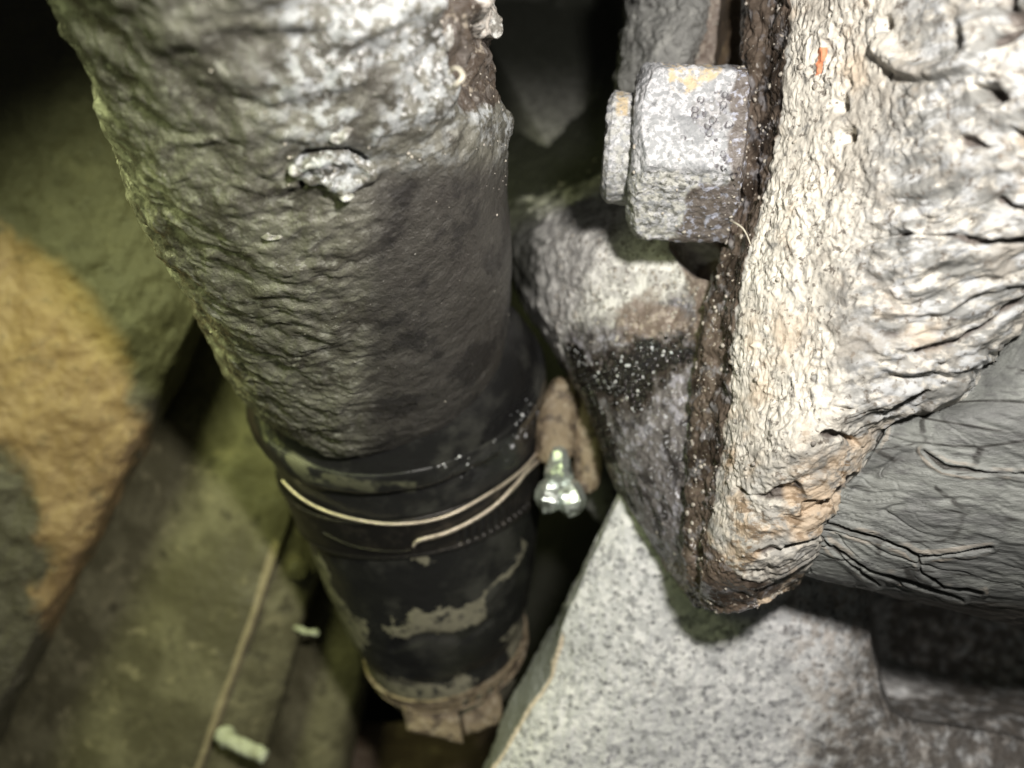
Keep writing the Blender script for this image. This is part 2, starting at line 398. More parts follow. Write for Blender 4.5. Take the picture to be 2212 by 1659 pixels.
# ------------------------------------------------------------ corroded pipe
SB = 1.16; CAM = np.array([0, 0, D])
def deep(z): return D-(D-z)*SB
A0 = CAM+(np.array([-2.29, 3.93, 3.04])-CAM)*SB; B0 = CAM+(np.array([-2.15, -.57, -3.4])-CAM)*SB; dv = (B0-A0)
pr = [A0-dv*.52, A0-dv*.3, A0, A0+dv*.2, A0+dv*.4, A0+dv*.54, A0+dv*.64, A0+dv*.70, A0+dv*.73, A0+dv*.735]
pR = [2.1, 2.12, 2.14, 2.2, 2.2, 2.2, 2.19, 2.12, 1.98, 1.75]
rows = [tuple(p)+(r*SB,) for p, r in zip(pr, pR)]
def d_pipe(g, n, q, a):
    x, y = PX(g)
    front = sstep(-.3, .1, n[:, 2]+.25)
    left = sstep(760, 420, x-.15*y)
    smooth = sstep(560, 900, x+.55*(y-450)+60*fbm(g, .5, 2, 4))*sstep(250, 420, y+.0*x)*sstep(700, 850, x)  # smoother coat; the nut's shadow is painted into its dark tone
    up = sstep(420, 60, y)
    # lumps, then scale-like ridges running round the pipe
    lump = fbm(q*[1, 1, 1], .55, 3, 1)*.14 + up*fbm(q*[1, 1, 1.3], 1.3, 2, 3)*.13
    wv = q+.25*np.stack([fbm(q, 1.2, 2, 5), fbm(q, 1.2, 2, 6), fbm(q, 1.2, 2, 7)], 1)
    sc1 = perlin(wv*[1.3, 1.3, 3.4]+3); sc2 = perlin(wv*[2.6, 2.6, 6.5]+11); sc3 = fbm(wv*[3.5, 3.5, 8], 1.7, 2, 12)
    sc1 = np.sign(sc1)*np.abs(sc1)**.8; scale = sc1*.055+sc2*.045*(.5+.5*left)+sc3*.025
    h = lump*(1-.55*smooth)*(1-.3*left)+scale*(1-.80*smooth)*(1-.3*left)+.02*fbm(q, 4.5, 3, 31)*(1-.6*smooth)
    bare_edge = 955+14*fbm(g, 2.5, 3, 9)+np.where(y > 120, (y-120)*.35, 0)
    bare = sstep(-4, 4, x-bare_edge)*sstep(265, 205, y+26*fbm(g, 2, 2, 8))*(n[:, 2] > -.4)
    h = h-.16*bare+bare*fbm(g, 5, 4, 10)*.06
    flake = bare*blob(x, y, [(1040, -40), (1085, 20), (1088, 75), (1066, 85), (1045, 50), (1030, 0)], 6)
    h = h+flake*.14
    # blister patch
    bl = blob(x, y, [(640, 345), (700, 325), (760, 330), (800, 350), (815, 385), (770, 400), (735, 425), (700, 395), (655, 392), (625, 372)], 14)
    h = h+bl*(.07+.07*ridged(g, 3.2, 4, 2))
    crack = np.minimum(seg_dist(x, y, [(648, 345), (668, 332), (700, 322), (745, 326), (780, 338), (800, 356)]), seg_dist(x, y, [(655, 398), (675, 402), (692, 396)]))
    crack = crack+5*fbm(g, 7, 2, 21)
    lip = sstep(22, 10, crack)*sstep(6, 10, crack)*(fbm(g, 5, 3, 61) > -.2)
    h = h-.26*sstep(9, 2, crack)+.05*lip*bl
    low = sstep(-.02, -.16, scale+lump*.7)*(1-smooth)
    chalk = sstep(560, 120, y)*sstep(380, 760, x)*sstep(-.4, .4, fbm(g, 1.2, 3, 14)+.35)+.8*bl+ .45*sstep(.02, .1, scale)*sstep(430, 800, x)*sstep(600, 380, y)  # lit sheen of the upper pipe painted pale, plus the chalky blister
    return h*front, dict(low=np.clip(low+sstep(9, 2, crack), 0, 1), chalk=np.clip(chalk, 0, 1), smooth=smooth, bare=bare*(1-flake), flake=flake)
pipe = empty('corroded_pipe', 'thick grey pipe with flaking lumpy coating running down into the black rubber boot', 'pipe')
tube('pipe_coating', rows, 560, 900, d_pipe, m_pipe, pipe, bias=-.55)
tube('inner_pipe', [tuple(A0+dv*t)+(1.66*SB,) for t in (.55, .75, .95, 1.1)], 12, 64, None, m_boot, pipe)

def chip(name, pts, z, mt, parent=None, thick=.05, label=None, cat=None, seed=0, curl=.05):
    """small irregular chip: polygon in photo plane, domed, with thickness"""
    pts = np.array(pts, float); n = 28; ring = cr(pts, n, True); c = ring.mean(0)
    V = []; levels = (1.0, .72, .4)
    for s in levels:
        for p in ring:
            q = c+(p-c)*s; V.append(P(q[0], q[1], z+curl*(1-s*s)+.02*math.sin(q[0]*.21+seed)+.02*math.sin(q[1]*.17+seed)))
    V.append(P(c[0], c[1], z+curl))
    top = len(V); B = [v-np.array([0, 0, thick]) for v in V[:n]]; V += B; V.append(P(c[0], c[1], z-thick*.5))
    F = []
    for k in range(n):
        k2 = (k+1) % n
        for l in range(2): F.append((l*n+k, l*n+k2, (l+1)*n+k2, (l+1)*n+k))
        F.append((2*n+k, 2*n+k2, 3*n)); F.append((top+k, top+k2, k2, k)); F.append((top+k2, top+k, top+n))
    F = [f[::-1] for f in F] if (ring[1, 0]-ring[0, 0])*(c[1]-ring[0, 1])-(ring[1, 1]-ring[0, 1])*(c[0]-ring[0, 0]) > 0 else F
    o = mesh_obj(name, V, np.zeros((0, 4), int), F, mt, parent, smooth=False)
    if label: tag(o, label, cat)
    return o
def wire(name, pts, r, mt, parent=None, n=24, nv=8, taper=False):
    rr = [(a, b, c, d*(r if not taper else r)) for (a, b, c), d in zip(pts, [1]*len(pts) if not taper else np.linspace(1, .35, len(pts)))]
    return tube(name, rows_px(rr), n, nv, None, mt, parent)

def z_at(surf, x, y):
    v, n, _ = SURF[surf]; vx, vy = PX(v[:len(n)]); d = np.hypot(vx-x, vy-y)+np.where(n[:, 2] < 0, 1e3, 0); return float(v[int(np.argmin(d)), 2])
for k, pts in enumerate([[(560, 506), (585, 500), (612, 506), (604, 516), (575, 518)], [(628, 358), (646, 352), (650, 372), (636, 382), (624, 374)],
                         [(712, 300), (740, 270), (768, 262), (758, 284), (735, 310)], [(730, 420), (752, 412), (764, 424), (744, 436)],
                         [(1046, 30), (1062, 22), (1082, 44), (1086, 70), (1070, 82), (1052, 62)], [(958, 60), (972, 50), (980, 84), (968, 110), (958, 92)]]):
    c = np.mean(pts, 0); chip('coating_flake', pts, z_at('pipe_coating', c[0], c[1])+.025, m_flake, pipe, thick=.03, seed=k, curl=.015)

# ------------------------------------------------------------ rubber boot with its clamps
BP = [(838, 730, -1.9, 1.80), (850, 765, -2.0, 2.15), (855, 795, -2.2, 2.38), (862, 830, -2.4, 2.42), (870, 865, -2.6, 2.27),
      (880, 920, -2.85, 2.24), (895, 990, -3.15, 2.20), (910, 1060, -3.4, 2.12), (920, 1130, -3.6, 2.02), (932, 1220, -3.85, 1.86),
      (943, 1300, -4.1, 1.68), (953, 1348, -4.3, 1.52), (960, 1374, -4.4, 1.50), (965, 1392, -4.5, 1.47), (968, 1410, -4.65, 1.36), (969, 1422, -5.2, 1.2), (970, 1430, -6.2, 1.15)]
def deep_px(l): return rows_px([(a, b, deep(z), R*SB) for a, b, z, R in l])
brow = deep_px(BP)
def d_boot(g, n, q, a):
    x, y = PX(g); f = fbm(g, 2.2, 5, 2, .65)
    wob = 15*f
    d1 = blob(x+wob, y+wob, [(830, 1368), (865, 1340), (905, 1322), (960, 1325), (1040, 1300), (1050, 1335), (1010, 1352), (980, 1372), (930, 1365), (880, 1372)], 6)
    d2 = blob(x+wob, y+wob, [(690, 1190), (720, 1270), (760, 1330), (800, 1350), (795, 1400), (770, 1420), (730, 1350), (700, 1270), (670, 1190)], 7)
    d3 = blob(x+wob, y+wob, [(770, 1430), (850, 1462), (900, 1478), (960, 1482), (1010, 1458), (1030, 1460), (1010, 1490), (1140, 1470), (1140, 1720), (700, 1720), (740, 1430)], 6)
    d4 = blob(x+wob, y+wob, [(1085, 1400), (1110, 1350), (1150, 1290), (1150, 1370), (1100, 1430)], 12)*.75
    d5 = blob(x+wob, y+wob, [(885, 1222), (905, 1206), (938, 1204), (930, 1222)], 6)*.8
    line = sstep(7, 2, seg_dist(x+wob*.6, y+wob*.6, [(1030, 1330), (1050, 1290), (1085, 1250), (1110, 1215), (1130, 1170)]))*.8
    dust = np.clip(np.maximum.reduce([d1, d2, d3, d4, d5, line]), 0, 1)
    film = blob(x, y, [(548, 850), (600, 950), (700, 1020), (820, 1040), (900, 1040), (900, 1062), (800, 1065), (660, 1040), (570, 960)], 10)
    wet = blob(x, y, [(930, 1000), (1040, 930), (1150, 830), (1180, 900), (1100, 1010), (960, 1060)], 20)
    h = .03*fbm(g, 1.1, 3, 3)+dust*.012
    fold = sstep(12, 2, seg_dist(x, y, [(1050, 1300), (1090, 1250), (1115, 1210)]))*.03
    h = h+fold-.05*sstep(14, 3, seg_dist(x, y, [(850, 1400), (930, 1372), (1000, 1380), (1060, 1340)]))
    h = h+wet*.02*np.maximum(0, perlin(g*7))
    return h, dict(dust=dust, film=film, wet=wet)
boot = empty('rubber_boot', 'black rubber boot with dusty patches clamped around the lower end of the grey pipe', 'boot')
tube('boot_sleeve', brow, 420, 460, d_boot, m_boot, boot, bias=-.4)

bc = cr(np.array(brow), 1600); NB = len(BP)-1
def boot_ring(s, a, off):                     # s = index along BP, a = ring angle
    i = np.clip((np.asarray(s)/NB*1599).astype(int), 0, 1599)
    t, sd, u = FR
    R = bc[i, 3]+off
    return bc[i, :3]+(np.cos(a)*R)[..., None]*sd[i]+(np.sin(a)*R)[..., None]*u[i]
FR = frames(bc[:, :3])
def ring_of(x, y):                            # find (s, a) of a point seen on the front of the boot
    s = np.linspace(0, NB, 600); a = np.linspace(0, 2*np.pi, 361)[:-1]
    S, Aa = np.meshgrid(s, a, indexing='ij'); g = boot_ring(S.ravel(), Aa.ravel(), .08); gx, gy = PX(g)
    n = np.sin(Aa.ravel()); d = np.hypot(gx-x, gy-y)+np.where(n < -.15, 1e4, 0)
    k = int(np.argmin(d)); return S.ravel()[k], Aa.ravel()[k]
def strip(name, curve, wpx, off, thick, mt, parent, n=200):
    """a strip on the boot along a curve of (s,a) pairs; width in s units"""
    c = cr(np.array(curve, float), n); V = []
    for j, (ds, o) in enumerate(((-.5, off), (-.42, off+thick), (.42, off+thick), (.5, off))):
        V.append(boot_ring(c[:, 0]+ds*wpx, c[:, 1], o))
    V.append(boot_ring(c[:, 0], c[:, 1], off-.02))
    V = np.stack(V, 1); q = quads(n, 5, True); v = V.reshape(-1, 3)
    return mesh_obj(name, v, q, [(0, 1, 2, 3, 4), tuple(n*5-1-k for k in range(5))], mt, parent)

def px_curve(pts): return [ring_of(x, y) for x, y in pts]
def unwrap(c):
    c = np.array(c); c[:, 1] = np.unwrap(c[:, 1]); return c
c1 = unwrap(px_curve([(612, 1040), (660, 1083), (760, 1120), (860, 1132), (960, 1115), (1060, 1063), (1140, 1000), (1168, 962)]))
c2 = unwrap(px_curve([(700, 1140), (780, 1178), (885, 1192), (1000, 1165), (1080, 1125), (1150, 1065)]))
SL1 = tuple(sorted((ring_of(985, 1160)[1], ring_of(1150, 1060)[1]))); SL2 = tuple(sorted((ring_of(985, 1492)[1], ring_of(1100, 1465)[1])))
print('clamp curves', c1.round(2).tolist(), c2.round(2).tolist())
clamp = empty('hose_clamp', 'clamp with slotted dark band and bright screw round the top of the black boot', 'clamp', 'hose clamps on the black boot')
s1 = float(np.median(c1[:, 0])); 
# the band itself: full ring with raised rims and slots
def band(name, sa, sb, off, parent, mt, slot_rng, nslots, tail=None):
    nu, nv = 60, 900; s = np.linspace(sa, sb, nu); a = np.linspace(0, 2*np.pi, nv, endpoint=False)
    S, Aa = np.meshgrid(s, a, indexing='ij'); tt = (S-sa)/(sb-sa)
    h = off+.035*np.exp(-((tt-.03)/.035)**2)+.03*np.exp(-((tt-.97)/.035)**2)
    k = (Aa-slot_rng[0])/(slot_rng[1]-slot_rng[0])*nslots; fr = np.abs((k % 1)-.5+ (tt-.75)*.25)
    inr = (k > 0) & (k < nslots)
    h = h-np.where(inr, .085*sstep(.24, .14, fr)*sstep(.5, .54, tt)*sstep(.93, .88, tt), 0)
    g = boot_ring(S.ravel(), Aa.ravel(), 0*S.ravel()+h.ravel()); inner = boot_ring(S.ravel(), Aa.ravel(), 0*S.ravel()+off-.06)
    v = np.concatenate([g, inner]); n0 = nu*nv; q = quads(nu, nv, True); qs = [q[:, ::-1], q+n0]
    j = np.arange(nv); j2 = (j+1) % nv
    qs.append(np.stack([j, j2, n0+j2, n0+j], 1)); b = (nu-1)*nv
    qs.append(np.stack([b+j2, b+j, n0+b+j, n0+b+j2], 1))
    return mesh_obj(name, v, np.concatenate(qs), [], mt, parent)
sa1 = s1; sb1 = s1+1.6
band('band', sa1, sb1, .05, clamp, m_band, SL1, 12)
rim = strip('band_edge', c1, .09, .075, .035, m_edge, clamp)
c3 = unwrap(px_curve([(895, 1178), (908, 1165), (960, 1150), (1010, 1128), (1060, 1098), (1110, 1050), (1150, 1005), (1175, 965)]))
strip('band_edge', c3, .15, .085, .045, m_edge, clamp)
c4 = unwrap(px_curve([(700, 1150), (760, 1178), (830, 1190), (880, 1190), (893, 1180)]))
strip('band_edge', c4, .05, .075, .02, m_band, clamp)

_dp = deep_px
def deep_px(l): return [(x, y, z, R) for x, y, z, R in rows_px([(a, b, deep(z)+.7, R*1.08) for a, b, z, R in l])]
# worm housing and screw
def d_rough(amp, fr, seed=0):
    def f(g, n, q, a): return amp*fbm(g, fr, 4, seed), {}
    return f
tube('screw_housing', deep_px([(1222, 832, -3.2, .02), (1222, 836, -3.1, .20), (1216, 850, -3.0, .30), (1204, 900, -2.9, .34), (1200, 950, -2.8, .35), (1202, 985, -2.75, .33), (1203, 992, -2.75, .2)]),
     90, 90, d_rough(.035, 4), m_tan, clamp)
tube('screw_sleeve', deep_px([(1248, 834, -3.5, .02), (1250, 840, -3.4, .18), (1259, 870, -3.15, .25), (1266, 930, -3.05, .27), (1270, 1000, -3.0, .27), (1264, 1050, -2.9, .20), (1264, 1062, -2.9, .1)]),
     90, 70, d_rough(.03, 4, 3), m_tan, clamp)
parts_ = [
    tube('screw', deep_px([(1206, 968, -2.55, .12), (1207, 982, -2.5, .17), (1208, 1004, -2.5, .18), (1208, 1010, -2.5, .23), (1207, 1030, -2.5, .24), (1207, 1046, -2.5, .18), (1207, 1060, -2.5, .20)]), 9, 7, d_rough(.05, 4, 5), m_screw, clamp),
    tube('screw_head', deep_px([(1198, 1044, -2.5, .16), (1191, 1062, -2.45, .25), (1186, 1084, -2.4, .24), (1184, 1100, -2.4, .17), (1184, 1108, -2.4, .08)]), 7, 6, d_rough(.06, 4, 6), m_screw, clamp),
    tube('screw_head', deep_px([(1216, 1042, -2.5, .16), (1226, 1062, -2.45, .26), (1234, 1086, -2.4, .26), (1238, 1106, -2.4, .18), (1239, 1116, -2.4, .08)]), 7, 6, d_rough(.06, 4, 8), m_screw, clamp)]
for o_ in parts_: o_.data.polygons.foreach_set('use_smooth', np.zeros(len(o_.data.polygons), bool))
deep_px = _dp
# strap behind the screw
tube('grey_bracket_tab', deep_px([(1270, 985, -4.2, .12), (1300, 1000, -4.2, .34), (1308, 1050, -4.2, .42), (1300, 1095, -4.3, .40), (1285, 1110, -4.4, .12)]), 50, 40, d_rough(.03, 2), m_grey)
tag(bpy.data.objects['grey_bracket_tab'], 'blurred grey rounded tab behind the bright clamp screw', 'bracket')

# second clamp at the foot of the boot
clamp2 = empty('hose_clamp', 'tan dusty clamp with a square screw block round the bottom end of the black boot', 'clamp', 'hose clamps on the black boot')
band('band', 12.2, 12.95, .04, clamp2, m_tan, SL2, 8)
def box_px(name, corners_front, zf, depth, mt, parent=None, bev=.05, seed=1, rough=.02):
    """solid block whose front outline is a 4-gon of photo points; bevelled and uneven"""
    c = np.array(corners_front, float); nu = nv = 26
    u = np.linspace(0, 1, nu)[:, None]; v = np.linspace(0, 1, nv)[None]
    px = (1-u)*((1-v)*c[0, 0]+v*c[1, 0])+u*((1-v)*c[3, 0]+v*c[2, 0]); py = (1-u)*((1-v)*c[0, 1]+v*c[1, 1])+u*((1-v)*c[3, 1]+v*c[2, 1])
    e = np.minimum(np.minimum(u+0*v, 1-u+0*v), np.minimum(v+0*u, 1-v+0*u)); z = zf-bev*np.clip(1-e*12, 0, 1)**2
    k = K*(D-z)/D; g = np.stack([(px-1106)*k, (829.5-py)*k, z+0*px], -1)
    return slab(name, g, 60, 60, lambda gg, n: (rough*fbm(gg, 3, 4, seed), {}), mt, parent, depth)
box_px('screw_block', [(865, 1508), (985, 1498), (1000, 1606), (880, 1578)], deep(-3.3), 1.0, m_tan, clamp2)
box_px('screw_housing', [(987, 1506), (1082, 1496), (1088, 1562), (1004, 1590)], deep(-3.45), .8, m_tan, clamp2, seed=5)

# ------------------------------------------------------------ cast housing on the right
RY = [-160, 60, 250, 420, 560, 700, 850, 985, 1090, 1180, 1250, 1300]
RX = [1728, 1708, 1690, 1655, 1612, 1592, 1580, 1570, 1545, 1530, 1520, 1512]
RZ = [.9, .75, .6, .45, .3, .2, .1, 0, -.1, -.25, -.45, -.8]
EX = [(2560, -220), (2560, 60), (2520, 280), (2470, 440), (2400, 540), (2215, 648), (2075, 845), (1905, 925), (1842, 1035), (1780, 1128), (1757, 1198), (1700, 1262)]
EZ = [4.4, 4.3, 4.0, 3.5, 2.9, 2.1, 1.35, .9, .65, .4, .1, -.4]
SX = [1608, 1606, 1600, 1588, 1552, 1520, 1500, 1490, 1484, 1480, 1490, 1500]
SZ = [-.6, -.6, -.65, -.7, -.85, -.95, -1.0, -1.05, -1.05, -1.05, -1.2, -1.4]
grid = []
for k, y in enumerate(RY):
    row = []
    row.append(P(SX[k]+10, y, SZ[k]-1.2)); row.append(P(SX[k], y, SZ[k]))
    row.append(P((SX[k]+RX[k])/2+6, y, (SZ[k]+RZ[k])/2-.05)); row.append(P(RX[k]-4, y, RZ[k]-.12))
    for t in (0.06, .2, .42, .7, 1.0):
        x = RX[k]+(EX[k][0]-RX[k])*t; yy = y+(EX[k][1]-y)*t
        z = RZ[k]+(EZ[k]-RZ[k])*t+ .75*math.sin(math.pi*min(t*1.0, 1))*(1 if k < 8 else .55)
        row.append(P(x, yy, z))
    x, yy = EX[k]; row.append(P(x+16, yy+8, EZ[k]-.7))
    grid.append(row)
# closing rows that turn under at the bottom
def turn(row, dy, dz, pull=0):
    out = []
    for p in row:
        x, y = PX(p); out.append(P(float(x), float(y)+dy, p[2]+dz))
    return out
last = []
for j, p in enumerate(grid[-1]):
    x, y = PX(p); x = float(x); tgt = [1500, 1502, 1508, 1520, 1540, 1570, 1610, 1650, 1690, 1705][j]; ty = [1300, 1303, 1308, 1313, 1317, 1320, 1318, 1306, 1275, 1262][j]
    last.append(P(tgt, ty, p[2]-.5))
grid[-1] = [0.5*(a+b) for a, b in zip(grid[-1], last)]
grid.append(last)
grid.append([np.array(p)+np.array([0, .12, -1.2]) for p in last])
def d_cast(g, n):
    x, y = PX(g)
    ridge_x = np.interp(y, RY, RX); t = x-ridge_x
    side = sstep(2, -10, t+6*fbm(g, 3, 2, 3))
    # granular crust near the ridge, growing into long soft folds to the right
    F1, rid = cells(g, 8.0, 1); F2, rid2 = cells(g, 4.2, 2)
    grain = .020*fbm(g+.12*np.stack([fbm(g, 3, 2, 51), fbm(g, 3, 2, 52), 0*x], 1), 9, 3, 2, .65)*(1+1.2*fbm(g, 1.3, 2, 53))+.045*fbm(g, 1.9, 4, 31, .55)
    ang = math.radians(14); xr = g[:, 0]*math.cos(ang)+g[:, 1]*math.sin(ang); yr = -g[:, 0]*math.sin(ang)+g[:, 1]*math.cos(ang)
    w1 = fbm(g, .9, 2, 4)*.5
    fq = np.stack([xr*.55+w1, yr*2.0+w1, g[:, 2]*.8], 1)
    low_h = sstep(820, 1100, y)
    far = np.maximum(sstep(120, 420, t)*(.45+.55*sstep(250, 520, y)), low_h*sstep(20, 120, t))
    fine = fbm(fq, 3.0, 3, 9)*.05
    fold = (perlin(fq*1.15+7)*.10+perlin(fq*2.3+1)*.085+perlin(fq*4.3+2)*.05+perlin(fq*8.1+4)*.02)*(1-.5*low_h)+fine
    h = grain*(1-.6*far)+fold*far+.05*fbm(g, .7, 2, 8)
    # long creases
    cre = np.full(x.shape, 1e3)
    for pl in ([(1880, 520), (1960, 505), (2060, 515), (2212, 525)], [(1990, 760), (2080, 740), (2150, 690), (2230, 625)], [(1800, 880), (1860, 890), (1910, 905), (1990, 850)], [(1740, 1110), (1800, 1085), (1850, 1030)],
               [(2080, 300), (2130, 320), (2180, 318)], [(2150, 90), (2212, 60), (2300, 30)], [(2160, 440), (2230, 470), (2300, 500)], [(1780, 940), (1840, 950), (1890, 990)], [(1600, 1060), (1650, 1075), (1720, 1060)], [(1640, 1195), (1690, 1190), (1750, 1160)]):
        cre = np.minimum(cre, seg_dist(x, y, pl))
    cre = cre+9*fbm(g, 3, 2, 6)
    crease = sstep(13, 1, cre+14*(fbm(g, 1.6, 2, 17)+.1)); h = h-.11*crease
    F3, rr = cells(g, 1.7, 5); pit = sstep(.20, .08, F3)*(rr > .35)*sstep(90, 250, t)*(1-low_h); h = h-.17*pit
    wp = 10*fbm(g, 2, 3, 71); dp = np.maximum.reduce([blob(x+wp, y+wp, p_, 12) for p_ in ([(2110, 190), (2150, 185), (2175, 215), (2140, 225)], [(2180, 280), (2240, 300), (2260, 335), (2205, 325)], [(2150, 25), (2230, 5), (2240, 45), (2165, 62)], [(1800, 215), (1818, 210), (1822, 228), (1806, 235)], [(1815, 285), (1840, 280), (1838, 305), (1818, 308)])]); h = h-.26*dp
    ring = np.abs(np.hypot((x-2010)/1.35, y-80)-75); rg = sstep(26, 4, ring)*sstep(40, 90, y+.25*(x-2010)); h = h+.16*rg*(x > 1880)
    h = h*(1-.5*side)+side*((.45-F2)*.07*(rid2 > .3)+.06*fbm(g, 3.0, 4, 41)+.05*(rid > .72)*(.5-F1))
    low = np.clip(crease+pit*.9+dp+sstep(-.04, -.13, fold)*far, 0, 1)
    oil = side*1.0
    oil = np.maximum(oil, blob(x+14*fbm(g, 2, 3, 2), y+10*fbm(g, 2, 3, 3), [(1440, 1150), (1530, 1170), (1560, 1220), (1605, 1248), (1670, 1250), (1690, 1275), (1640, 1300), (1640, 1345), (1440, 1345)], 14))
    oil = np.clip(oil, 0, 1)
    orange = blob(x+5*fbm(g, 5, 2, 1), y, [(1766, 105), (1782, 100), (1784, 130), (1772, 158), (1762, 165), (1766, 130)], 4)
    rust = low_h*.8*sstep(.0, .5, fbm(g, 1.0, 3, 12)+.25)+.35*sstep(1250, 1100, y)*sstep(.1, .6, fbm(g, .8, 3, 15))
    cool = sstep(120, 380, t)*(1-.8*low_h); bloom = sstep(-6, 10, t)*sstep(330, 120, t+60*fbm(g, .8, 3, 22))*(1-.6*low_h)  # bloom paints the overexposed light by the ridge as paler colour
    return h, dict(low=low, oil=oil, orange=orange, rust=rust, cool=cool, bloom=bloom)
bracket = empty('cast_housing', 'white corroded rough cast housing filling the right side above the black rubber', 'housing')
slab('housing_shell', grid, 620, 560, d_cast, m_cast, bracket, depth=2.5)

# lug (ear) below and left of the nut
LG = [(-80, [(960, -14), (1060, -13.5), (1200, -13), (1325, -11), (1358, -4.6), (1460, -3.0), (1612, -2.3)]),
      (150, [(980, -13), (1070, -12.5), (1190, -12), (1318, -10), (1360, -4.6), (1460, -3.1), (1612, -2.3)]),
      (350, [(1020, -10.0), (1085, -9.4), (1180, -8.2), (1290, -6.0), (1380, -3.6), (1480, -2.5), (1612, -1.9)]),
      (500, [(1060, -6.5), (1105, -5.5), (1180, -4.4), (1275, -3.0), (1380, -2.4), (1480, -2.0), (1605, -1.3)]),
      (640, [(1120, -6.0), (1150, -4.8), (1205, -3.6), (1285, -2.6), (1390, -2.1), (1480, -1.75), (1590, -1.0)]),
      (760, [(1195, -5.2), (1208, -4.1), (1240, -3.2), (1312, -2.4), (1400, -1.9), (1490, -1.5), (1580, -.8)]),
      (900, [(1275, -4.6), (1283, -3.6), (1305, -2.8), (1350, -2.2), (1420, -1.7), (1490, -1.3), (1570, -.7)]),
      (1050, [(1328, -4.4), (1335, -3.4), (1350, -2.7), (1390, -2.1), (1440, -1.6), (1490, -1.2), (1550, -.7)]),
      (1180, [(1405, -4.0), (1410, -3.2), (1420, -2.5), (1442, -2.0), (1470, -1.5), (1500, -1.1), (1535, -.7)]),
      (1275, [(1474, -3.8), (1478, -3.0), (1483, -2.4), (1492, -1.9), (1500, -1.5), (1508, -1.2), (1520, -.9)])]
lg = [[P(x, y, z) for x, z in row] for y, row in LG]
lg.append([p+np.array([.05, -.02, -1.0]) for p in lg[-1]])
def d_lug(g, n):
    x, y = PX(g); F1, r1 = cells(g, 9, 3); F2, r2 = cells(g, 4.5, 4); F3, r3 = cells(g, 11, 6)
    wob = 26*fbm(g, 2, 6, 2, .65); wob2 = 26*fbm(g, 2, 6, 7, .65)
    wet = blob(x+wob, y+wob2, [(1262, 770), (1300, 785), (1340, 755), (1400, 740), (1480, 740), (1490, 765), (1440, 800), (1400, 850), (1360, 885), (1320, 875), (1285, 860), (1262, 800)], 40)*(.75+.5*sstep(-.5, .4, fbm(g, 3, 4, 91)))
    wet = np.maximum(wet, .9*blob(x+wob*.3, y, [(1225, 740), (1255, 745), (1310, 900), (1330, 1000), (1310, 1000), (1280, 900)], 5))
    oil = sstep(600, 760, y+wob*1.5+.35*(x-1350))*sstep(1180, 1240, x+.0*y)
    brown = np.maximum(sstep(1470, 1520, x+wob-.12*(y-900)*(y > 900)), .8*blob(x+wob, y+wob2, [(1310, 690), (1400, 620), (1470, 640), (1500, 720), (1400, 735), (1330, 740)], 40))
    brown = np.maximum(brown, blob(x, y, [(1440, 520), (1560, 520), (1560, 640), (1500, 640)], 14))
    brown = np.maximum(brown, sstep(1180, 1240, y+wob))
    h = (.5-F1)*.022+.05*fbm(g, 2.5, 5, 5)
    grime = sstep(520, 360, y+wob+.35*(x-1150))*sstep(1358, 1340, x)  # shade in the deep gap left of the nut, painted as colour
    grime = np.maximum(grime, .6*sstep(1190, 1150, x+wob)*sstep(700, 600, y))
    h = h*(1-.5*wet)+wet*np.clip(.42-F3, 0, 1)*.22*(r3 > .35)
    # dark opening under the nut
    hole = blob(x, y, [(1450, 490), (1548, 490), (1548, 585), (1535, 600), (1500, 598), (1470, 570), (1448, 535)], 4)
    h = h-5.0*hole
    pit = seg_dist(x, y, [(1470, 1062), (1472, 1070)]); h = h-.2*sstep(12, 3, pit)
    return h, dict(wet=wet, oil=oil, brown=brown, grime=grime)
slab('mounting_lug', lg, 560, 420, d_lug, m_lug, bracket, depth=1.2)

# grey lump and brown scale behind the nut
gl = [[P(x, y, z) for x, z in r] for y, r in [(-90, [(1355, -3.9), (1375, -3.0), (1440, -2.5), (1500, -2.3), (1545, -2.6), (1560, -3.2)]),
     (20, [(1350, -3.9), (1370, -3.0), (1435, -2.4), (1500, -2.2), (1535, -2.6), (1545, -3.2)]),
     (100, [(1338, -4.0), (1360, -3.1), (1425, -2.4), (1480, -2.3), (1510, -2.7), (1520, -3.3)]),
     (190, [(1328, -4.2), (1345, -3.3), (1400, -2.7), (1450, -2.6), (1480, -2.9), (1500, -3.4)]),
     (260, [(1325, -4.6), (1340, -3.9), (1400, -3.3), (1450, -3.2), (1480, -3.4), (1500, -3.8)])]]
slab('casting_lump', gl, 160, 160, lambda g, n: (.09*fbm(g, 2.2, 4, 3)+.03*fbm(g, 8, 2, 3), {}), m_grey, bracket, depth=1.2)
br = [[P(x, y, z) for x, z in r] for y, r in [(-90, [(1552, -3.0), (1572, -2.1), (1600, -1.9), (1640, -1.6)]), (40, [(1545, -3.0), (1565, -2.1), (1598, -1.9), (1630, -1.6)]), (150, [(1535, -3.0), (1555, -2.1), (1590, -1.9), (1620, -1.6)])]]
slab('brown_web', br, 80, 60, lambda g, n: (.03*fbm(g, 3, 3, 3), {}), m_brown, bracket, depth=1.2)

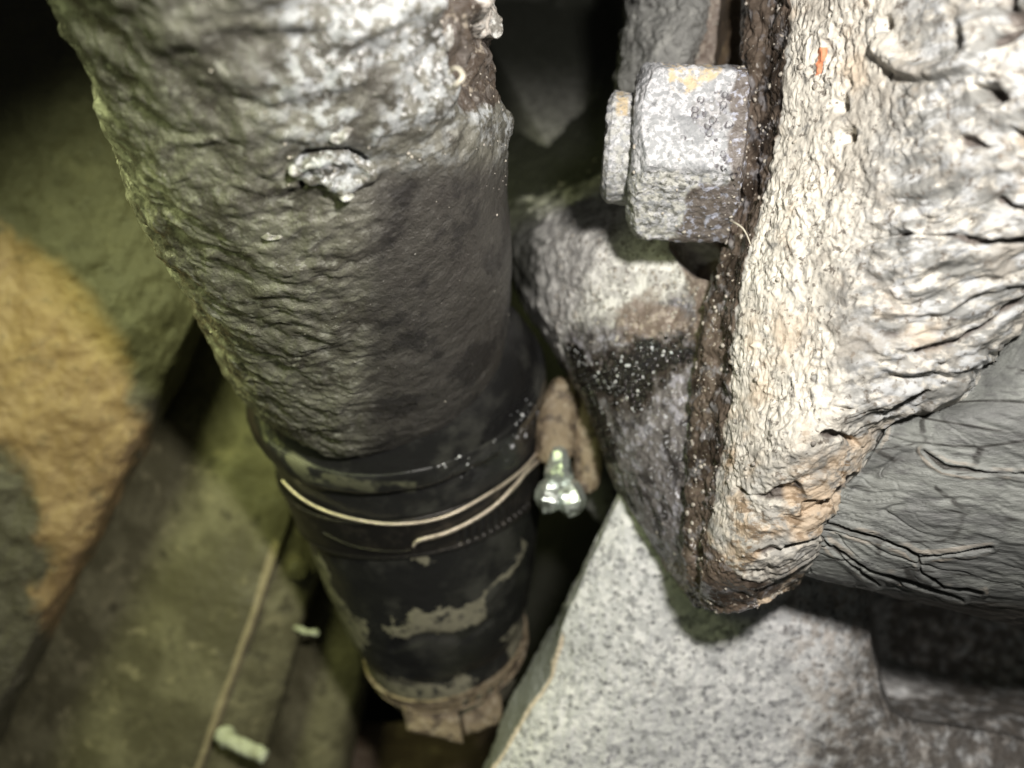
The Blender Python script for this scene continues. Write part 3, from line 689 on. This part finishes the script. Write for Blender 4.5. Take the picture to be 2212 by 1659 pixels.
# ------------------------------------------------------------ nut and bolt end
ax0 = P(1578, 333, -.72); ax1 = P(1364, 322, -.88)
axd = ax1-ax0; LN = np.linalg.norm(axd); axd /= LN
sd = np.cross(axd, [0, 0, 1]); sd /= np.linalg.norm(sd); up = np.cross(sd, axd)
def hexr(a, R, rnd=.88):
    k = (a+ROT) % (math.pi/3)-math.pi/6; r = R*math.cos(math.pi/6)/np.cos(k)
    return np.minimum(r, R*.985)
ROT = math.radians(8)
def lathe_nut(name, prof, nv, disp, mt, parent, hexed=True):
    prof = np.array(prof); nu = 260
    L = np.concatenate([[0], np.cumsum(np.hypot(np.diff(prof[:, 0]), np.diff(prof[:, 1])))]); t = np.linspace(0, L[-1], nu)
    pa = np.interp(t, L, prof[:, 0]); pr_ = np.interp(t, L, prof[:, 1])
    a = np.linspace(0, 2*np.pi, nv, endpoint=False)
    if hexed:
        base = hexr(a, 1.0)[None]; R = np.minimum(pr_[:, None]*np.ones_like(base), base*HR)
    else: R = pr_[:, None]*np.ones((1, nv))
    g = ax0[None, None]+pa[:, None, None]*axd+(np.cos(a)[None, :, None]*sd+np.sin(a)[None, :, None]*up)*R[..., None]
    n = grid_normals(g, True); cen = ax0+pa[:, None, None]*axd
    if (n*(g-cen)).sum() < 0: n = -n
    h, at = disp(g.reshape(-1, 3), n.reshape(-1, 3)); v = g.reshape(-1, 3)+n.reshape(-1, 3)*h[:, None]
    SURF[name] = (v, n.reshape(-1, 3), at); nb = len(v); v = np.concatenate([v, [v[:nv].mean(0)], [v[nb-nv:].mean(0)]]); at = {k: np.concatenate([x, [0, 0]]) for k, x in at.items()}
    ex = [(nb, (j+1) % nv, j) for j in range(nv)]+[(nb+1, nb-nv+j, nb-nv+(j+1) % nv) for j in range(nv)]
    q = quads(nu, nv, True)
    return mesh_obj(name, v, q[:, ::-1], ex, mt, parent, at)
HR = 1.36
def d_nut(g, n):
    x, y = PX(g); F1, r1 = cells(g, 9, 8); F2, r2 = cells(g, 5, 9)
    wob = 18*fbm(g, 2, 3, 4)
    h = (.5-F1)*.02+(.45-F2)*.025*(r2 > .4)+.03*fbm(g, 3.5, 5, 6)
    cl = blob(x, y, [(1490, 215), (1570, 200), (1580, 260), (1540, 300), (1490, 270)], 10)
    h = h-cl*.05*(F1 < .3)
    ochre = blob(x+wob, y, [(1440, 125), (1560, 130), (1540, 170), (1480, 205), (1440, 170)], 10)+.6*sstep(505, 522, y)*0
    oil = np.maximum(sstep(1560, 1592, x+wob+.10*(y-320)*(y > 330)), .8*blob(x+wob, y+wob, [(1490, 420), (1560, 390), (1620, 420), (1600, 560), (1440, 540), (1470, 490)], 12))
    oil = np.maximum(oil, cl*.5*(F1 > .3)); oil = np.maximum(oil, .55*sstep(140, 118, y+wob*.3))
    crust = blob(x+wob, y, [(1480, 200), (1590, 190), (1600, 420), (1560, 440), (1530, 330), (1480, 300)], 14)
    F4, r4 = cells(g, 8, 33); ring_ = crust*(r4 > .45)*sstep(.10, .04, np.abs(F4-.36)); h = h-.03*ring_+.04*crust*(r4 > .45)*sstep(.36, .2, F4)
    return h, dict(ring=ring_, ochre=np.clip(ochre, 0, 1), oil=oil, lower=sstep(360, 385, y+wob*.4))  # lower facet's shade put into the colour
nut = empty('hex_nut', 'large hexagonal nut crusted with pale bloom on the side of the white cast housing', 'nut')
lathe_nut('nut_body', [(-.1, 1.0), (0, 1.40), (.1, 1.45), (LN-.42, 1.45), (LN-.20, 1.30), (LN-.06, 1.13), (LN, 1.02), (LN, .86), (LN-.12, .84), (LN-.12, .6)], 420, d_nut, m_nut, nut)
bolt = empty('bolt_end', 'round bolt end with an ochre rust spot sticking out of the crusted hexagonal nut', 'bolt')
def d_bolt(g, n):
    x, y = PX(g); F1, r1 = cells(g, 7, 8)
    o = blob(x, y, [(1330, 195), (1360, 200), (1356, 250), (1330, 250)], 10)
    return (.45-F1)*.03+.03*fbm(g, 3, 4, 2), dict(ochre=o, oil=0*x, lower=.7+0*x, ring=0*x)
lathe_nut('shank_tip', [(LN-.5, .74), (LN-.06, .74), (LN+.0, .80), (LN+.30, .80), (LN+.37, .72), (LN+.39, .6), (LN+.39, .05)], 260, d_bolt, m_nut, bolt, hexed=False)

# ------------------------------------------------------------ rubber bushing
Bs = [(2330, 480, 1.6), (2205, 640, 1.35), (2065, 835, .95), (1893, 918, .62), (1828, 1030, .35), (1768, 1124, .1), (1738, 1185, -.25), (1706, 1228, -.6)]
Es = [(2560, 420, 2.4), (2560, 640, 2.2), (2560, 820, 1.9), (2560, 960, 1.6), (2560, 1080, 1.2), (2560, 1200, .6), (2560, 1300, -.2), (2560, 1368, -1.3)]
rg_ = []
for k, (b, e) in enumerate(zip(Bs, Es)):
    row = [P(b[0]-30, b[1]-10, b[2]-.9)]
    for t in (0, .06, .25, .5, .75, 1):
        bz = .55*math.sin(math.pi*min(.5, t*1.2)) if k < 7 else .25*t
        sag = [0, 0, 0, 10, 22, 30, 26, 38][k]*math.sin(math.pi*t*.9)
        row.append(P(b[0]+(e[0]-b[0])*t, b[1]+(e[1]-b[1])*t+sag, b[2]+(e[2]-b[2])*t+bz))
    rg_.append(row)
rg_.append([p+np.array([0, .03, -.7]) for p in rg_[-1]]); rg_.append([p+np.array([0, .4, -1.0]) for p in rg_[-1]])
def d_rub(g, n):
    x, y = PX(g)
    flow = np.interp(y, [600, 900, 1050, 1200, 1350], [-12, 2, 14, 22, 10]); a = np.radians(18+0*flow)
    xr = g[:, 0]*np.cos(a)-g[:, 1]*np.sin(a); yr = g[:, 0]*np.sin(a)+g[:, 1]*np.cos(a)
    w1 = fbm(g, .8, 3, 3)*.35
    q = np.stack([xr*.40+w1*.3, yr*2.4+w1, g[:, 2]*.8], 1)
    near = sstep(2150, 1800, x+.3*(y-1000)*0)
    r1 = np.abs(perlin(q*1.0+4)); r2 = np.abs(perlin(q*2.4+9)); r3 = fbm(q, 5, 3, 2)
    c1_ = sstep(.06, .0, r1); c2_ = sstep(.05, 0, r2)*(.35+.65*near)
    h = -.05*c1_*(.25+.75*near)-.03*c2_*(.2+.8*near)+.018*r3+.05*fbm(q, .8, 2, 6)
    cd = np.full(x.shape, 1e3)
    for pl in ([(1770, 1125), (1830, 1145), (1900, 1165), (1960, 1185), (1985, 1205), (1990, 1232), (2040, 1262), (2120, 1275)], [(1800, 1180), (1880, 1225), (1960, 1250), (2080, 1290)],
               [(1990, 1205), (2060, 1195), (2140, 1185)], [(1910, 925), (1880, 985), (1832, 1040)], [(1995, 975), (2040, 1010), (2130, 1022), (2212, 1025)], [(1760, 1150), (1840, 1215), (1900, 1260)]):
        cd = np.minimum(cd, seg_dist(x, y, pl))
    cd = cd+4*fbm(g, 3, 2, 5)
    h = h-.07*sstep(6, 1, cd)+.03*sstep(22, 9, cd)
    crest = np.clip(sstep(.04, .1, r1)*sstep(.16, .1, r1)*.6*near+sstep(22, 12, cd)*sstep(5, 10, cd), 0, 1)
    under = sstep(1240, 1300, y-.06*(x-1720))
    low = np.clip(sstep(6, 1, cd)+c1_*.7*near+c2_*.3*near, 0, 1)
    return h, dict(crest=crest, low=low, under=under)
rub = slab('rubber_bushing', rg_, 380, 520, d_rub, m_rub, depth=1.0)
tag(rub, 'black cracked rubber bushing bulging below the white cast housing at right', 'bushing')

# ------------------------------------------------------------ grey speckled arm
sil = [(980, 1372), (1040, 1350), (1100, 1322), (1150, 1297), (1220, 1264), (1304, 1221), (1394, 1171), (1509, 1106), (1659, 1046), (1900, 950)]
rid_ = [(980, 1372), (1040, 1352), (1100, 1327), (1150, 1304), (1220, 1273), (1304, 1236), (1379, 1211), (1459, 1191), (1519, 1151), (1574, 1116), (1659, 1064), (1900, 972)]
sy, sx = zip(*sil); ry, rx = zip(*rid_)
ys = np.linspace(960, 1880, 420)
S_ = np.interp(ys, sy, sx); R_ = np.interp(ys, ry, rx); R_ = np.maximum(R_, S_+5)
ncol = 560; fr = np.linspace(0, 1, ncol)
X = np.zeros((420, ncol)); Z = np.zeros((420, ncol)); 
for i, y in enumerate(ys):
    x = np.concatenate([np.linspace(S_[i]-3, R_[i], 26), R_[i]+(2330-R_[i])*np.linspace(0, 1, ncol-25)[1:]]); X[i] = x
    t = x-R_[i]; zt = -3.0-.0012*(y-1100)*.6-.5*((x-1500)/700.)**2
    zt = zt+.55*(1-np.exp(-np.maximum(t, 0)/110.))-.45
    wdt = max(R_[i]-S_[i], 4); u_ = np.clip((R_[i]-x)/wdt, 0, 1.3)
    zt = zt-np.where(t < 0, 1.1*u_**1.2*min(1, wdt/18), 0)
    Z[i] = zt
Y = np.repeat(ys[:, None], ncol, 1)
lx = np.interp(Y, [1250, 1290, 1400, 1480, 1530, 1560], [1870, 1876, 1886, 1900, 1918, 1960]); ly = np.interp(X, [1900, 1925, 1960, 2030, 2120, 2212, 2330], [1490, 1535, 1556, 1566, 1578, 1600, 1628])
rin = np.minimum(sstep(-4, 10, X-lx), sstep(3, -7, Y-ly))
floorz = -7.2+2.6*sstep(1440, 1600, Y)
rimr = sstep(60, 0, np.maximum(lx-X, 0)+np.maximum(Y-ly, 0)*.6)
Z = Z-.25*rimr*(1-rin); Z = Z*(1-rin)+floorz*rin
kk = K*(D-Z)/D; ag = np.stack([(X-1106)*kk, (829.5-Y)*kk, Z], -1)
def d_arm(g, n):
    x, y = PX(g); h = .035*fbm(g, 1.2, 3, 2)+.018*fbm(g, 7, 3, 3)
    R = np.interp(y, ry, rx); strip_ = sstep(2, -6, x-R)*sstep(1290, 1330, y)
    edge = sstep(9, 3, np.abs(x-R-3+4*fbm(g, 2, 2, 2)))*sstep(1330, 1400, y)
    wob = 40*fbm(g, .8, 3, 5)
    dirt = np.maximum(sstep(1660, 1900, x+wob+(y-1500)*.3), blob(x+wob*.6, y+wob*.3, [(1640, 1290), (1760, 1270), (1900, 1300), (1950, 1450), (1850, 1400), (1720, 1340)], 30)*.6)  # brown stain plus soft shade painted below the housing
    dirt = np.maximum(dirt, .7*sstep(1560, 1650, y+wob)*sstep(1700, 1790, x))
    inn = sstep(1890, 1905, x)*sstep(1590, 1555, y-.1*(x-1950))
    dirt = np.maximum(dirt, .95*inn)  # recess coloured darker to stand for its shade
    warm = sstep(1500, 1800, x+wob)*.6+.9*blob(x, y, [(1395, 1480), (1412, 1468), (1418, 1480), (1402, 1500)], 4)
    return h, dict(dirt=dirt, warm=np.clip(warm, 0, 1), strip=strip_, edge=edge)
arm = slab('grey_casting', ag, 420, 560, d_arm, m_arm, depth=2.0)
tag(arm, 'pale grey speckled cast arm crossing the lower right corner under the rubber bushing', 'arm')

# ------------------------------------------------------------ left casting
edge = [(830, -100), (730, 100), (630, 300), (530, 500), (430, 700), (330, 900), (230, 1100), (130, 1300), (10, 1540), (-140, 1840)]
off = [(18, 6, -7.8), (6, 2, -7.0), (-6, -3, -6.5), (-40, -20, -6.25), (-160, -75, -5.9), (-330, -150, -5.6), (-560, -260, -5.6), (-820, -380, -5.9)]
lgc = [[P(ex+dx, ey+dy, z-(.9, .8, .6, .3)[k]*(dx < -100) if k < 4 else z) for dx, dy, z in off] for k, (ex, ey) in enumerate(edge)]
def d_left(g, n):
    x, y = PX(g); wob = 34*fbm(g, 1.4, 6, 2, .65)
    tan = blob(x+wob, y+wob, [(-60, 500), (40, 512), (120, 560), (190, 640), (250, 720), (290, 860), (320, 960), (260, 1060), (200, 1200), (120, 1380), (90, 1330), (100, 1200), (80, 1060), (40, 985), (-60, 975)], 55)  # dusty tan that also paints the lit area beyond the pipe's shadow
    dark = sstep(330, 120, y+.2*x)  # shade of the casting's top painted into the colour
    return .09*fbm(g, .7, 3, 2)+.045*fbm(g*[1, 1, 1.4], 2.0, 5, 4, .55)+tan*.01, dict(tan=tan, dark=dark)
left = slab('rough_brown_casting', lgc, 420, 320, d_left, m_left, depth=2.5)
tag(left, 'rough dark casting with a tan dusty patch, lit area painted in, at the left edge beside the grey pipe', 'casting')

# ------------------------------------------------------------ olive beams at lower left
def sheet(name, cols, mt, disp, nu=200, nv=140, depth=1.2, parent=None):
    """cols: list of polylines (same length) given as (x,y,z)"""
    g = np.array([[P(*c[k]) for c in cols] for k in range(len(cols[0]))])
    return slab(name, g, nu, nv, disp, mt, parent, depth)
def d_beam(edgepts=None, wid=7):
    def f(g, n):
        x, y = PX(g)
        e = sstep(wid, wid*.4, seg_dist(x, y, edgepts)+3*fbm(g, 1, 2, 1)) if edgepts else 0*x  # highlight line painted along the beam corner
        return .05*fbm(g, .6, 4, 4)+.012*fbm(g, 5, 3, 3), dict(edge=e)
    return f
e1 = [(860, 600), (700, 900), (610, 1160), (560, 1300), (520, 1410), (470, 1550), (430, 1665), (370, 1850)]
def shift(l, dx, z, dy=0): return [(x+dx, y+dy, z) for x, y in l]
beam = empty('olive_beam', 'wide olive grimy steel beam with a painted highlight on its corner edge at lower left', 'beam')
sheet('beam_face', [shift(e1, -480, -9.2), shift(e1, -330, -8.8), shift(e1, -170, -8.5), shift(e1, -60, -8.45), shift(e1, -12, -8.5), shift(e1, 6, -8.6), shift(e1, 16, -9.1)], m_beam, d_beam([(595, 1175), (560, 1300), (520, 1410), (470, 1550), (430, 1665)], 13), parent=beam)
e2 = [(900, 600), (760, 900), (700, 1180), (668, 1300), (640, 1400), (600, 1540), (562, 1665), (510, 1850)]
sheet('beam_side', [[(x-5, y, -8.62) for x, y in e1], [(x*.5+u*.5, y, -8.9) for (x, y), (u, _) in zip(e1, e2)], shift(e2, -8, -9.2), shift(e2, 0, -9.5), shift(e2, 6, -10.3)], m_beam, d_beam(None), parent=beam)
riv = rows_px([(640, 1228, -9.1, .03), (641, 1229, -9.02, .15), (642, 1230, -8.9, .24), (643, 1231, -8.72, .22), (644, 1232, -8.66, .1)])
tube('rivet', riv, 30, 40, None, m_beam, beam)
e3 = [(900, 1000), (860, 1200), (826, 1350), (800, 1440), (775, 1560), (752, 1665), (720, 1850)]
ob = sheet('rear_tube', [shift(e3, -260, -11.6), shift(e3, -190, -10.8), shift(e3, -110, -10.4), shift(e3, -40, -10.5), shift(e3, -4, -11.0), shift(e3, 4, -11.8)], m_beam, d_beam(None))
tag(ob, 'dim olive tube between the highlight-edged beam and the foot of the black boot', 'tube')
lo = [[P(x, y, -12.5+.2*math.sin(x*.01)) for x in (720, 820, 960, 1120, 1180)] for y in (1560, 1640, 1700, 1900)]
ob = slab('rusty_plate', lo, 60, 80, lambda g, n: (.1*fbm(g, .8, 4, 5), {}), m_brown, depth=.8)
tag(ob, 'dark rusty brown plate far below the tan clamp block', 'plate')
# studs and wires
st = empty('plastic_stud', 'pale green plastic stud poking out beside the olive beam at the bottom edge', 'stud')
tube('stud_shaft', rows_px([(488, 1590, -8.0, .16), (500, 1600, -7.9, .17), (530, 1615, -7.8, .17), (562, 1630, -7.7, .165), (573, 1635, -7.7, .13), (576, 1637, -7.7, .03)]), 50, 40, lambda g, n, q, a: (.03*fbm(g, 5, 4, 4), {}), m_plast, st)
tube('stud_collar', rows_px([(481, 1578, -8.2, .04), (484, 1584, -8.1, .22), (490, 1594, -8.0, .21), (497, 1602, -7.95, .19), (499, 1604, -7.95, .05)]), 40, 40, d_rough(.03, 4, 3), m_plast, st)
wr = tube('wire_tip', rows_px([(634, 1354, -9.2, .05), (650, 1360, -9.0, .07), (662, 1366, -8.9, .06), (674, 1365, -8.8, .07), (684, 1369, -8.8, .075), (688, 1371, -8.8, .03)]), 40, 20, d_rough(.015, 6), m_plast)
tag(wr, 'small pale wire tip standing out from the side of the olive beam', 'wire')

# ------------------------------------------------------------ fibres, grit, drops and painted sparkle
f1 = wire('fibre', [(1578, 478, -.35), (1590, 483, -.1), (1603, 492, .05), (1612, 505, .15), (1619, 522, .3), (1621, 528, .3)], .018, m_fibre, taper=True)
tag(f1, 'curved pale fibre sticking to the housing ridge below the hexagonal nut', 'fibre', 'pale loose fibres')
f2 = wire('fibre', [(972, 192, 3.6), (982, 184, 3.75), (992, 176, 3.8), (1000, 165, 3.8), (992, 150, 3.75), (980, 148, 3.7), (972, 156, 3.6)], .016, m_fibre)
tag(f2, 'curled pale fibre on the torn coating at the top right of the grey pipe', 'fibre', 'pale loose fibres')

def grains(name, surf, weight, count, r0, r1, mt, parent, seed=0, squash=.8, rough=.25):
    """a scatter of small uneven grains sitting on a surface, one mesh"""
    v, n, at = SURF[surf]; rs = np.random.RandomState(seed); wgt = np.maximum(weight(v[:len(n)], n, at), 0); wgt = wgt/wgt.sum()
    idx = rs.choice(len(n), count, p=wgt)
    nlat, nlon = 5, 8; th = np.linspace(0, np.pi, nlat+2)[1:-1]; ph = np.linspace(0, 2*np.pi, nlon, endpoint=False)
    U = np.array([[0, 0, 1]]+[[math.sin(a)*math.cos(b), math.sin(a)*math.sin(b), math.cos(a)] for a in th for b in ph]+[[0, 0, -1]])
    T = [(0, 1+j, 1+(j+1) % nlon) for j in range(nlon)]; e = 1+(nlat-1)*nlon
    T += [(len(U)-1, e+(j+1) % nlon, e+j) for j in range(nlon)]
    Q = [(1+i*nlon+j, 1+(i+1)*nlon+j, 1+(i+1)*nlon+(j+1) % nlon, 1+i*nlon+(j+1) % nlon) for i in range(nlat-1) for j in range(nlon)]
    V = []; FQ = []; FT = []
    for k, i in enumerate(idx):
        r = r0+(r1-r0)*rs.rand()**3.5; nn = n[i]; b1 = np.cross(nn, rs.normal(size=3)); b1 /= np.linalg.norm(b1); b2 = np.cross(nn, b1)
        st = np.array([1+.6*rs.rand(), 1, squash]); W = U*st*(1+rough*(rs.rand(len(U), 1)-.5))*r
        V.append(v[i]+W[:, :1]*b1+W[:, 1:2]*b2+(W[:, 2:]+r*squash*.35)*nn)
        FQ.append(np.array(Q)+k*len(U)); FT += [tuple(x+k*len(U) for x in t) for t in T]
    o = mesh_obj(name, np.concatenate(V), np.concatenate(FQ), FT, mt, parent); o['kind'] = 'stuff'
    o.data.polygons.foreach_set('use_smooth', np.ones(len(o.data.polygons), bool)); return o
grains('painted_glints', 'boot_sleeve', lambda v, n, a: a['wet']**3*(n[:, 2] > .1)+1e-9, 45, .008, .035, m_glint, boot, 21, .4, .6)  # painted sparkle on the wet boot rim
grains('oil_drops', 'mounting_lug', lambda v, n, a: a['wet']**2+1e-9, 700, .012, .045, m_drop, bracket, 1, .9, .05)
grains('painted_sparkles', 'mounting_lug', lambda v, n, a: a['wet']**2*(n[:, 2] > .2)+1e-9, 240, .005, .026, m_glint, bracket, 11, .6, .5)  # white grains painting the sparkle of the wet patch
grains('pale_grit', 'mounting_lug', lambda v, n, a: (a['brown']+.5*a['oil'])*(1-a['wet'])*(n[:, 2] > 0)*(PX(v)[1] > 520)+1e-9, 420, .006, .030, m_grain, bracket, 2)
grains('ridge_grit', 'housing_shell', lambda v, n, a: np.clip(a['oil'], 0, 1)*(PX(v)[1] < 1180)+.12*(a['cool'] < .2)+1e-9, 520, .006, .04, m_grain, bracket, 3)
grains('nut_grit', 'nut_body', lambda v, n, a: np.clip(a['oil'], 0, 1)*(n[:, 2] > 0)+.1*(n[:, 2] > 0)+1e-9, 110, .006, .03, m_grain, nut, 4)
grains('bright_specks', 'pipe_coating', lambda v, n, a: a['chalk']*(n[:, 2] > .1)+.02+1e-9, 500, .006, .018, m_grain, pipe, 5)
grains('bloom_grit', 'mounting_lug', lambda v, n, a: (1-a['oil'])*(1-a['wet'])*(1-a['grime'])*(PX(v)[0] > 1190)+1e-9, 900, .01, .03, m_grain, bracket, 6)

# torch lamp etc. are at the top of the script
sc.cycles.use_denoising = True
